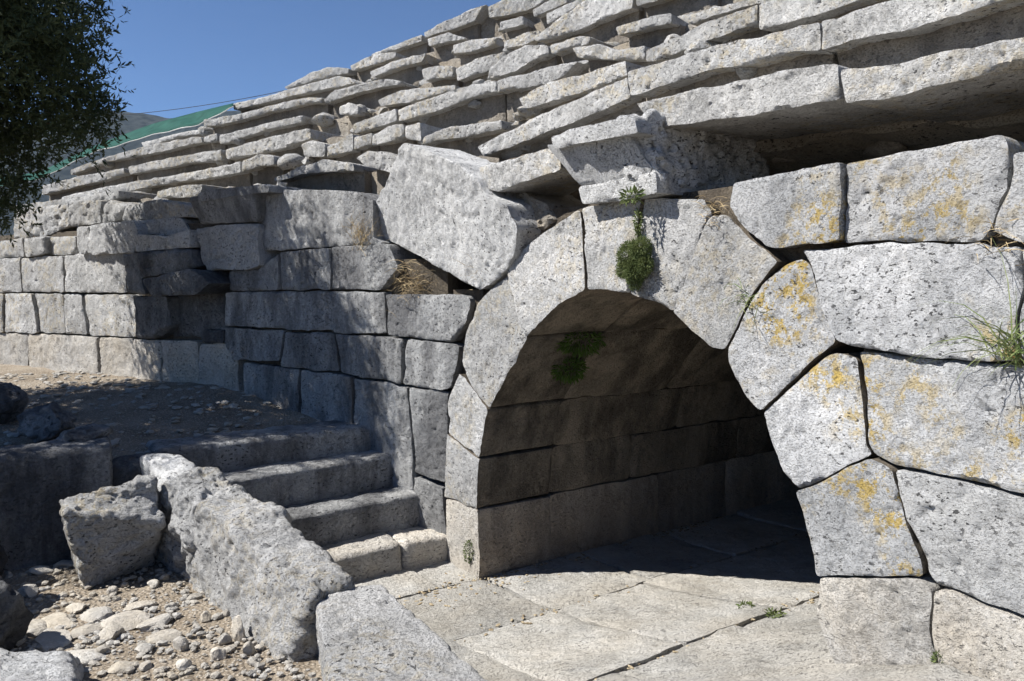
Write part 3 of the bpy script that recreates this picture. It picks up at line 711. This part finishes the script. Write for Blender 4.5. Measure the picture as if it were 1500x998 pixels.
# stones of the dark recess under the lowest seats
rec = thing('recess_rubble', 'brown rubble stones packed in the dark gap under the lowest seats', 'rubble', tuple(PA.xyz(np.array([PA.uv(1250, 210)[0]]), np.array([2.95]), np.array([.6]))[0]))
for (x, y, w, h) in [(1150, 232, 60, 22), (1180, 205, 46, 20), (1225, 200, 50, 24), (1265, 190, 40, 18), (1300, 215, 70, 30), (1330, 182, 60, 24), (1375, 188, 44, 30), (1400, 165, 50, 20), (1425, 187, 60, 28), (1480, 184, 50, 34), (1460, 150, 60, 22), (1130, 205, 40, 16), (1240, 178, 40, 14), (1530, 160, 70, 40)]:
    d = 1.0; c = PA.uv(x, y, d); w3 = PA.xyz(np.array([c[0]]), np.array([c[1]]), np.array([d]))[0]; s = w3[1] / F
    V, Fc = boulder(w3, (w * s * .52, .16, h * s * .55), 3, .15, -AL); mesh_obj('rubble_stone', V, Fc, M_JAMB, rec)
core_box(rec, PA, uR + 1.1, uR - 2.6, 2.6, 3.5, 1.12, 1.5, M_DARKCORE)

# ------------------------------------------------------------------ the great tilted slab and stones about it
mb = MB(); plate(mb, px(PA, [(544, 330), (570, 287), (592, 255), (610, 219), (624, 212), (652, 222), (690, 240), (712, 262), (722, 285), (748, 300), (758, 335), (748, 372), (735, 392), (712, 412), (690, 427), (640, 396), (600, 369), (565, 350)], -.10), PA, -.10, .5, bevel=.016, amp=.022, g=.018, jit=.015, fine=.5, tilt=lambda u, v: -.22 * (v - 2.75))
tag(mb.build('tilted_slab', M_GREY), 'large tilted limestone slab slipped down beside the arch', 'stone block')
mb = MB(); plate(mb, px(PA, [(716, 262), (742, 268), (800, 300), (815, 322), (775, 352), (744, 380), (752, 340), (744, 302), (722, 288)], .1), PA, .1, .5, bevel=.06, amp=.04, g=.03)
tag(mb.build('wedged_stone', M_CORE), 'brown stone wedged in the hollow between tilted slab and arch', 'stone')
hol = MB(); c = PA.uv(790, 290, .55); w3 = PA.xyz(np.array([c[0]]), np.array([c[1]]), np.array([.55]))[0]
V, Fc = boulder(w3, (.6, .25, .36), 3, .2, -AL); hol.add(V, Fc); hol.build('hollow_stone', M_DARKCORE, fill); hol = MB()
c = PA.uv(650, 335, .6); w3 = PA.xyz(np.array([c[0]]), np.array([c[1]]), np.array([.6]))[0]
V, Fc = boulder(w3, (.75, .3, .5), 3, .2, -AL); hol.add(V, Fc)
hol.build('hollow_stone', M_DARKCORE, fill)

# ------------------------------------------------------------------ steps
stairs = thing('stone_steps', 'flight of four worn limestone steps up to the gravel terrace', 'steps', tuple(pqz(-.9, -1, 0)))
tops = [mwall_p(*a) for a in ((540, 628), (572, 670), (613, 724), (655, 784))]
ps = [to_pq(w)[0] for w in tops]; zs = [w[2] for w in tops]
print('steps p', ps, 'z', zs, 'terrace at', mwall_p(345, 560), mwall_p(515, 612))
for i in range(4):
    back = ps[i] - .5 if i == 0 else ps[i - 1] - .06
    q1 = .35 - .1 * 0; spans = [(-2.12, q1)] if i < 3 else [(-2.12, -.42), (-.415, .35)]
    zb = zs[i] - .34
    for (qa, qb) in spans:
        cn = []
        for z in (zb, zs[i]):
            for (p, q) in ((back, qa), (ps[i], qa), (ps[i], qb), (back, qb)):
                cn.append(pqz(p, q, z + (.025 * math.sin(q * 2 + i) if z > zb else 0)))
        V, Fc = hexa(cn, g=.03, r=.05, amp=.014); mesh_obj('step', V, Fc, M_STAIN if i < 3 else M_WARM, stairs)

def unit(v): return v / (np.linalg.norm(v, axis=-1, keepdims=True) + 1e-9)
# ------------------------------------------------------------------ parapet, fallen block, yard blocks
def block(name, label, base, top, mat, cat='stone block', g=.03, r=.05, amp=.022, group=None, fine=.8):
    V, Fc = hexa(list(base) + list(top), g=g, r=r, amp=amp, fine=fine)
    return tag(mesh_obj(name, V, Fc, mat), label, cat, group)
def Z(x, y, z): return on_z(x, y, z)
block('parapet_stone', 'long pitted limestone parapet stone dividing the yard from the paving', [(-1.24, 3.86, .2), (-.86, 4.15, -.1), (-1.62, 5.35, -.1), (-2.2, 5.2, .2)], [Z(456, 872, .80), Z(514, 850, .80), Z(392, 733, .99), Z(288, 735, .99)], M_RING, g=.013, amp=.05, r=.04, fine=.15)
block('parapet_stone', 'broken lumpy parapet stone between the long parapet stone and terrace', [(-2.22, 5.2, .2), (-1.62, 5.4, 0), (-2.15, 6.0, .2), (-2.72, 5.78, .2)], [Z(286, 738, .97), Z(378, 728, 1.0), Z(312, 688, 1.07), Z(236, 700, 1.06)], M_RING, g=.013, amp=.065, r=.04, fine=.2)
block('parapet_stone', 'shaded parapet stone at the head of the steps', [(-2.55, 5.72, .3), (-2.15, 5.95, .3), (-2.5, 6.35, .4), (-2.95, 6.15, .4)], [Z(238, 704, 1.02), Z(300, 690, 1.06), Z(262, 664, 1.1), Z(200, 662, 1.1)], M_GREY, g=.03, amp=.03, r=.08)
block('parapet_stone', 'smooth topped limestone block with rough base at the end of the parapet', [(-.55, 2.6, -.1), (.2, 2.75, -.1), (-.68, 4.22, -.1), (-1.06, 4.1, -.1)], [(-.62, 2.7, .74), (.12, 2.85, .72), Z(558, 857, .75), Z(461, 869, .76)], M_RING, g=.016, amp=.022, r=.03)
block('retaining_block', 'large dark shaded block holding up the terrace edge', [pqz(-1.18, -4.6, .2), pqz(-1.15, -2.5, .2), pqz(-1.5, -2.5, .2), pqz(-1.5, -4.6, .2)], [Z(-110, 682, 1.17), Z(166, 652, 1.2), pqz(-1.55, -2.45, 1.22), pqz(-1.55, -4.6, 1.2)], M_SHADETONE, g=.035, amp=.015)
block('retaining_block', 'narrow shaded block between the terrace block and the parapet', [pqz(-1.2, -2.49, .2), pqz(-1.2, -2.05, .2), pqz(-1.5, -2.0, .2), pqz(-1.5, -2.46, .2)], [pqz(-1.22, -2.49, 1.02), pqz(-1.22, -2.1, 1.0), pqz(-1.5, -2.0, 1.05), pqz(-1.5, -2.46, 1.05)], M_SHADETONE, g=.04)
# fallen block: leaning box
zb = .37
block('fallen_block', 'fallen weathered limestone block leaning in the gravel yard', [Z(122, 866, zb), Z(222, 828, zb), Z(246, 782, zb) + [0, .25, 0], Z(105, 815, zb) + [0, .1, 0]], [Z(94, 750, .90), Z(242, 766, .78), Z(222, 702, 1.06), Z(88, 730, .95)], M_SEAT, g=.015, amp=.04, r=.025, fine=.5)
block('yard_block', 'pale pitted block lying low at the near edge of the yard', [Z(-60, 1060, .3), Z(130, 1040, .3), Z(115, 975, .3), Z(-60, 975, .3)], [Z(-60, 1010, .66), Z(112, 1010, .64), Z(98, 957, .62), Z(-60, 958, .64)], M_GREY, g=.02, amp=.03, r=.05)
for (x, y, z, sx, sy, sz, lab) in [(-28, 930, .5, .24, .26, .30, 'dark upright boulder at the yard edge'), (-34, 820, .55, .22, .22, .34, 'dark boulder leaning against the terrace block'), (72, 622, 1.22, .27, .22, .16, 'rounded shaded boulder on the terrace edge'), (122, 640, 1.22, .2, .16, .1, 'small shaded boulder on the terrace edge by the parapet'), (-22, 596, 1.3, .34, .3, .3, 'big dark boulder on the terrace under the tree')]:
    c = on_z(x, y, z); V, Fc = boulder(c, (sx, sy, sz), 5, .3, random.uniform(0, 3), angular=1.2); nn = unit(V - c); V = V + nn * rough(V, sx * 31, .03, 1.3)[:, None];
    tag(mesh_obj('boulder', V, Fc, M_SHADETONE), lab, 'boulder')

block('upright_stone', 'upright stone block standing beside the yard and shading its gravel', [(-4.0, 3.3, .2), (-3.55, 3.3, .2), (-3.55, 4.9, .2), (-4.0, 4.9, .2)], [(-4.0, 3.3, 1.5), (-3.55, 3.35, 1.35), (-3.6, 4.8, 1.2), (-4.0, 4.9, 1.3)], M_GREY, g=.05)
# ------------------------------------------------------------------ loose stones and gravel
def scatter(n, region, zf, smin, smax, seed):
    rg = random.Random(seed); out = []
    while len(out) < n:
        p = rg.uniform(*region[0]); q = rg.uniform(*region[1]); out.append((p, q, rg.uniform(0, 1) ** 2 * (smax - smin) + smin))
    return out
loose = [(120, 965, .16, .03), (60, 975, .12, .03), (140, 895, .12, .035), (205, 880, .11, .03), (45, 915, .13, .04), (240, 935, .1, .03), (330, 945, .04, .04), (365, 965, .045, .05), (312, 850, .04, .03), (215, 985, .05, .03), (150, 955, .06, .03), (190, 905, .17, .045), (165, 928, .10, .05), (225, 912, .13, .03), (350, 940, .05, .10), (265, 950, .06, .05), (320, 970, .05, .05), (163, 860, .05, .035), (85, 905, .16, .04), (60, 830, .1, .04), (95, 820, .1, .03), (40, 860, .09, .04), (130, 920, .12, .04), (225, 850, .06, .03), (240, 840, .05, .03), (300, 830, .05, .04), (285, 870, .05, .03), (250, 885, .05, .03), (75, 935, .15, .03), (110, 885, .08, .03), (210, 955, .07, .03), (180, 985, .08, .03), (300, 905, .05, .03), (330, 900, .04, .03), (270, 985, .06, .04)]
for (x, y, s, h) in loose:
    P = on_z(x, y, .42); p, q = to_pq(P); z = yard_z(p, q)
    V, Fc = boulder((P[0], P[1], z + h * .3), (s, s * .75, h), 3, .2, random.uniform(0, 3), angular=1.0)
    if s >= .1: tag(mesh_obj('flat_stone', V, Fc, M_ROCK, smooth=False), 'flat grey limestone slab lying in the gravel yard', 'stone', 'flat stones in the yard')
    else: tag(mesh_obj('loose_stone', V, Fc, M_ROCK, smooth=False), 'small loose limestone chunk lying in the gravel yard', 'stone', 'loose stones in the yard')
mb = MB()
for (p, q, s) in scatter(6500, ((-1.1, 3.2), (-5.5, -2.0)), None, .006, .038, 3):
    xy = L0 + UP * p + UQ * q; V, Fc = boulder((xy[0], xy[1], yard_z(p, q) + s * .25), (s, s * .8, s * .55), 1, .25, random.uniform(0, 3)); mb.add(V, Fc)
tag(mb.build('gravel', M_ROCK, smooth=False), 'pale gravel and chips strewn over the yard', kind='stuff')
mb = MB()
for (p, q, s) in scatter(2200, ((-6.5, -1.6), (-5.5, 1.2)), None, .01, .06, 4):
    xy = L0 + UP * p + UQ * q; V, Fc = boulder((xy[0], xy[1], terr_z(p, q) + s * .2), (s * 1.2, s, s * .45), 1, .25, random.uniform(0, 3)); mb.add(V, Fc)
tag(mb.build('terrace_gravel', M_ROCK, smooth=False), 'grey gravel and flat chips on the shaded terrace', kind='stuff')

mb = MB(); rgd = random.Random(12)
for _ in range(900):
    if rgd.random() < .6: p = rgd.gauss(.06, .16); q = rgd.uniform(-1.9, 2.6)
    else: p = rgd.choice([.94, 2.2, 0.0]) + rgd.gauss(0, .05); q = rgd.uniform(-1.7, 3)
    if q > .0 and p < .02: p = .02 + abs(rgd.gauss(0, .05))
    s_ = rgd.uniform(.004, .016); xy = L0 + UP * p + UQ * q
    V, Fc = boulder((xy[0], xy[1], floor_z(p) + .006), (s_ * rgd.uniform(1, 2.2), s_, s_ * .5), 1, .3, rgd.uniform(0, 3)); mb.add(V, Fc)
tag(mb.build('paving_litter', M_LITTER, smooth=False), 'brown grit and dry bits gathered in the paving joints', kind='stuff')
# ------------------------------------------------------------------ plants
def leaf_quads(C, D, Ln, Wd, rg):
    """diamond leaves: centres C, directions D, lengths Ln, widths Wd"""
    n = len(C); R_ = rg.normal(size=(n, 3)); S = np.cross(D, R_); S /= np.linalg.norm(S, axis=1)[:, None] + 1e-9
    N = np.cross(D, S)
    a = C; b = C + D * (Ln * .5)[:, None] + S * (Wd * .5)[:, None] + N * (Ln * .06)[:, None]; c = C + D * Ln[:, None]; d = C + D * (Ln * .5)[:, None] - S * (Wd * .5)[:, None] + N * (Ln * .06)[:, None]
    V = np.stack([a, b, c, d], 1).reshape(-1, 3); F_ = [(4 * i, 4 * i + 1, 4 * i + 2, 4 * i + 3) for i in range(n)]
    return V, F_
def unit(v): return v / (np.linalg.norm(v, axis=-1, keepdims=True) + 1e-9)
def herb(name, label, c, size, n, ll, lw, mat, seed, cat='plant', down=0.0, group=None):
    rg = np.random.default_rng(seed); D = unit(rg.normal(size=(n, 3))); r = rg.uniform(.35, 1, n) ** .5
    C = np.array(c) + D * r[:, None] * np.array(size); DD = unit(D + rg.normal(size=(n, 3)) * .6 + [0, 0, -down])
    V, F_ = leaf_quads(C, DD, rg.uniform(.6, 1.2, n) * ll, rg.uniform(.7, 1.2, n) * lw, rg)
    return tag(mesh_obj(name, V, F_, mat, smooth=False), label, cat, group)
def blades(name, label, c, n, ln, w, mat, seed, spread=.6, up=.6, droop=1.0, cat='grass', base=.04):
    rg = np.random.default_rng(seed); V = []; F_ = []
    for i in range(n):
        a = rg.uniform(0, 6.283); o = np.array(c) + rg.normal(size=3) * base; d = unit(np.array([math.cos(a) * spread, math.sin(a) * spread, up]) + rg.normal(size=3) * .25); l = ln * rg.uniform(.5, 1.1)
        s = unit(np.cross(d, rg.normal(size=3))) * w * .5; p = o.copy(); k0 = len(V)
        for k in range(5):
            t = k / 4; V += [p + s * (1 - t * .9), p - s * (1 - t * .9)]
            p = p + d * l / 4; d = unit(d + np.array([0, 0, -.45 * droop]))
        F_ += [(k0 + 2 * k, k0 + 2 * k + 1, k0 + 2 * k + 3, k0 + 2 * k + 2) for k in range(4)]
    return tag(mesh_obj(name, V, F_, mat, smooth=False), label, cat)
def onA(x, y, d=0.0):
    c = PA.uv(x, y, d); return PA.xyz(np.array([c[0]]), np.array([c[1]]), np.array([d]))[0]
def onM(x, y, d=0.0):
    c = PM.uv(x, y, d); return PM.xyz(np.array([c[0]]), np.array([c[1]]), np.array([d]))[0]
cush = thing('cushion_plant', 'round green cushion bush growing from the joint at the arch crown', 'plant', tuple(onA(929, 400, -.03)))
for i, (x, y, sz, n) in enumerate([(922, 376, (.07, .06, .085), 2200), (938, 366, (.065, .06, .07), 1800), (931, 396, (.07, .065, .075), 2000), (944, 388, (.045, .05, .06), 1000), (914, 394, (.04, .045, .055), 900), (930, 414, (.035, .03, .04), 500)]):
    rg_ = np.random.default_rng(60 + i); D_ = unit(rg_.normal(size=(n, 3))); C_ = np.array(onA(x, y, -.045)) + D_ * (rg_.uniform(.3, 1.1, n) ** .5)[:, None] * np.array(sz)
    V, F_ = leaf_quads(C_, unit(D_ + rg_.normal(size=(n, 3)) * .6), rg_.uniform(.012, .026, n), rg_.uniform(.004, .007, n), rg_); mesh_obj('leaf_clump', V, F_, M_HERB, cush, smooth=False)
herb('trailing_plant', 'thin green plant trailing down the joint above the cushion bush', onA(935, 326, -.02), (.018, .02, .075), 240, .024, .009, M_HERB, 2)
herb('leafy_plant', 'bright leafy plant on the ledge under the cornice block', onA(926, 288, -.14), (.05, .04, .03), 70, .05, .018, M_HERB, 3)
h = on_z(850, 495, 2.0)
for i, (x, y, q) in enumerate([(850, 500, .9), (832, 540, .75)]):
    # hanging from the vault
    for q in np.arange(.05, 2.5, .02):
        if not inside(np.array([PA.uv(x, y, q)]), INT)[0]: break
    q -= .05; a = PA.uv(x, y, q); w3 = PA.xyz(np.array([a[0]]), np.array([a[1]]), np.array([q]))[0]
    herb('fern', ['dark green fern hanging from the vault joint', 'small dark fern lower on the vault flank'][i], w3, (.17 - .04 * i, .1, .09), 420, .06, .014, M_FERN, 10 + i, 'fern', .6)
blades('grass_tuft', 'long drooping grass tuft in the wall joint at the right', onA(1492, 520, -.02), 90, .42, .006, M_GRASS, 21, .5, .4, 1.0)
blades('grass_tuft', 'thin grass tuft in the sloping joint beside the arch', onA(1100, 440, -.01), 40, .2, .005, M_GRASS, 22, .3, .1, 1.2)
blades('grass_tuft', 'dry grass tuft on top of the arch under the cornice', onA(1050, 312, -.02), 70, .12, .004, M_STRAW, 23, .9, .5, .8)
blades('grass_tuft', 'dry twigs at the joint beneath the upper right blocks', onA(1458, 352, -.02), 30, .2, .004, M_STRAW, 24, .9, .3, .8)
blades('straw_nest', 'heap of dry brown straw on the podium wall below the tilted slab', onM(612, 420, .12), 420, .22, .005, M_STRAW, 25, 1.0, .25, .7, 'dry grass', .09)
blades('straw_nest', 'wispy dry stalks against the shaded top block', onM(530, 350, -.02), 160, .26, .004, M_STRAW, 26, .6, .8, .3, 'dry grass', .06)
blades('grass_tuft', 'dry grass tuft wedged beside the tilted slab foot', onA(705, 402, .02), 90, .2, .004, M_STRAW, 27, .8, .5, .6)
for i, (x, y) in enumerate([(1092, 898), (1134, 925)]):
    P = on_z(x, y, .2); p, q = to_pq(P); P[2] = floor_z(p)
    herb('weed', 'small green weed in the paving joint', P + [0, 0, .01], (.05, .04, .02), 90, .035, .012, M_HERB, 40 + i, group='weeds in the paving')
herb('moss_patch', 'green moss at the foot of the left jamb', onA(688, 808, -.01), (.05, .03, .10), 420, .018, .01, M_HERB, 45, 'moss')
herb('moss_patch', 'bright green moss between the lowest right blocks', onA(1377, 975, -.01), (.025, .03, .07), 260, .018, .01, M_HERB, 46, 'moss')

# ------------------------------------------------------------------ tree
def tube(mb, pts, rads, n=8):
    pts = [np.array(p, float) for p in pts]; rings = []
    for i, p in enumerate(pts):
        d = unit(pts[min(i + 1, len(pts) - 1)] - pts[max(i - 1, 0)]); a = unit(np.cross(d, [0.3, .9, .2])); b = np.cross(d, a)
        rings.append([p + (a * math.cos(t) + b * math.sin(t)) * rads[i] for t in np.linspace(0, 2 * math.pi, n, endpoint=False)])
    V = np.array(rings).reshape(-1, 3); F_ = [(i * n + j, i * n + (j + 1) % n, (i + 1) * n + (j + 1) % n, (i + 1) * n + j) for i in range(len(pts) - 1) for j in range(n)]
    mb.add(V, F_)
TB = np.array([-6.0, 7.7, 1.0])
tree = thing('olive_tree', 'dark leafy evergreen tree standing on the terrace left of the steps', 'tree', tuple(TB))
tk = MB(); tube(tk, [TB + [0, 0, -.2], TB + [.05, .05, .8], TB + [-.05, .1, 1.8], TB + [.1, 0, 3.0], TB + [.1, .1, 4.5]], [.26, .21, .18, .13, .05])
rg = np.random.default_rng(5)
CR = np.array([-5.95, 7.8, 4.9]); RAD = np.array([1.85, 1.65, 2.05])
cl = []
while len(cl) < 340:
    d = unit(rg.normal(size=3)); r = rg.uniform(.15, 1.0) ** .42; c = CR + d * r * RAD * (1 + .12 * fbm(d[None] * 1.0, 2.2, 2, 4)[0])
    if c[2] < 3.0: continue
    kk = (PM.o - c[:2]) @ PM.n / (np.array(LDIR[:2]) @ PM.n); hit = c + np.array(LDIR) * kk; hu = (hit[:2] - PM.o) @ PM.t
    if hu < .95 and hit[2] > 1.55: continue  # crown trimmed here so sun reaches the podium's right end
    cl.append(c)
while len(cl) < 430:
    d = unit(rg.normal(size=3)); cl.append(np.array([-6.9, 5.75, 4.35]) + d * rg.uniform(.1, 1) ** .45 * np.array([1.15, .95, .95]))  # extra lobe out of view, added to shade the terrace boulders
for c in cl[:40] + cl[-12:]:
    s = TB + [.05, .05, rg.uniform(1.6, 3.6)]; m = (s + c) / 2 + rg.normal(size=3) * .15; tube(tk, [s, m, c], [.06, .035, .012], 6)
tk.build('trunk', M_BARK, tree)
LC = []; LD = []
for c in cl:
    nt = 40
    for _ in range(nt):
        d = unit(rg.normal(size=3) + [0, 0, .1]); s = c + rg.normal(size=3) * .13; ln = rg.uniform(.10, .32)
        for k in range(9):
            t = (k + rg.uniform(0, 1)) / 9; LC.append(s + d * ln * t); LD.append(unit(d * .7 + rg.normal(size=3) * .55))
LC = np.array(LC); LD = np.array(LD)
V, F_ = leaf_quads(LC, LD, rg.uniform(.055, .095, len(LC)), rg.uniform(.017, .028, len(LC)), rg)
mesh_obj('crown', V, F_, M_LEAF, tree, smooth=False)

# ------------------------------------------------------------------ net, cable, hill
net = thing('shade_net', 'green shade net with pale hem stretched along the top of the seats', 'net', tuple(on_z(240, 200, 4.9)))
top = [(-40, 268), (60, 252), (130, 218), (175, 200), (224, 182), (288, 165), (342, 152)]; bot = [(-40, 282), (60, 262), (137, 223), (182, 211), (207, 202), (253, 191), (291, 183), (340, 157)]
def netpt(x, y, yy): r = ray(x, y); return np.array([0, 0, EYE]) + r * yy
N_ = 60; V = []
for i in range(N_ + 1):
    t = i / N_; x = -40 + 382 * t
    yt = np.interp(x, [a for a, b in top], [b for a, b in top]); yb = np.interp(x, [a for a, b in bot], [b for a, b in bot]) + .8 * math.sin(x * .16)
    db = CV.xyz(np.array([CV.uv(x, yb, 3.1)[0]]), np.array([0.]), np.array([3.1]))[0][1]
    for j in range(7):
        f = j / 6; V.append(netpt(x, yb + (yt - yb) * f - .0 * f, db + 1.1 * f + .12 * math.sin(x * .11 + f * 3)))
Fc = [(i * 7 + j, (i + 1) * 7 + j, (i + 1) * 7 + j + 1, i * 7 + j + 1) for i in range(N_) for j in range(6)]
o = mesh_obj('net_sheet', V, Fc, M_NET, net)
md = o.modifiers.new('thick', 'SOLIDIFY'); md.thickness = .01
hm = MB(); tube(hm, [V[i * 7] for i in range(N_ + 1)], [.009] * (N_ + 1), 5); hm.build('hem', M_HEM, net)
cbm = MB(); A = netpt(150, 171, 16.); B = netpt(520, 108, 15.5)
tube(cbm, [A + (B - A) * t - np.array([0, 0, .12 * 4 * t * (1 - t)]) for t in np.linspace(0, 1, 14)], [.006] * 14, 5)
tag(cbm.build('cable', M_CABLE), 'thin cable strung across the sky behind the seats', 'cable')
hx = np.linspace(-2400, 600, 150); hy = np.linspace(0, 1, 26); V = []
for f in hy:
    for x in hx:
        ridge = 2.4 + 2200 * (.213 + .012 * math.sin(x / 170.) + .008 * math.sin(x / 61. + 1) - .00005 * max(0, x + 1150)); V.append((x, 1500 + 700 * f, -.5 + ridge * smooth01(f) ))
V = np.array(V); V[:, 2] += (fbm(V * [1, 1, 0], .012, 4, 3) * 14 + np.abs(fbm(V, .09, 2, 5)) * 7) * smooth01((V[:, 1] - 1500) / 300)
m = len(hx); Fc = [(i * m + j, i * m + j + 1, (i + 1) * m + j + 1, (i + 1) * m + j) for i in range(25) for j in range(m - 1)]
tag(mesh_obj('hill', V, Fc, M_HILL), 'wooded hill beyond the theatre', kind='structure')
for k in ROWZ: print('row', k, [round(float(z), 2) for z in ROWZ[k][::3, 1]])
print('tris', sum(len(o.data.polygons) for o in bpy.data.objects if o.type == 'MESH'))

hz, ht, hb = new_mat('haze_air'); ht.nodes.remove(hb); pv = nd(ht, 'ShaderNodeVolumePrincipled'); pv.inputs['Color'].default_value = (.55, .74, 1, 1); pv.inputs['Density'].default_value = .00005
ht.links.new(pv.outputs[0], ht.nodes['Material Output'].inputs['Volume'])
x0, x1, y0, y1, z0, z1 = -2600, 900, -60, 2400, -1.6, 620
V = [(x, y, z) for z in (z0, z1) for (x, y) in ((x0, y0), (x1, y0), (x1, y1), (x0, y1))]
tag(mesh_obj('haze', V, [(0, 1, 2, 3), (4, 5, 6, 7), (0, 1, 5, 4), (1, 2, 6, 5), (2, 3, 7, 6), (3, 0, 4, 7)], hz, smooth=False), 'thin blue air haze over the place', kind='stuff')
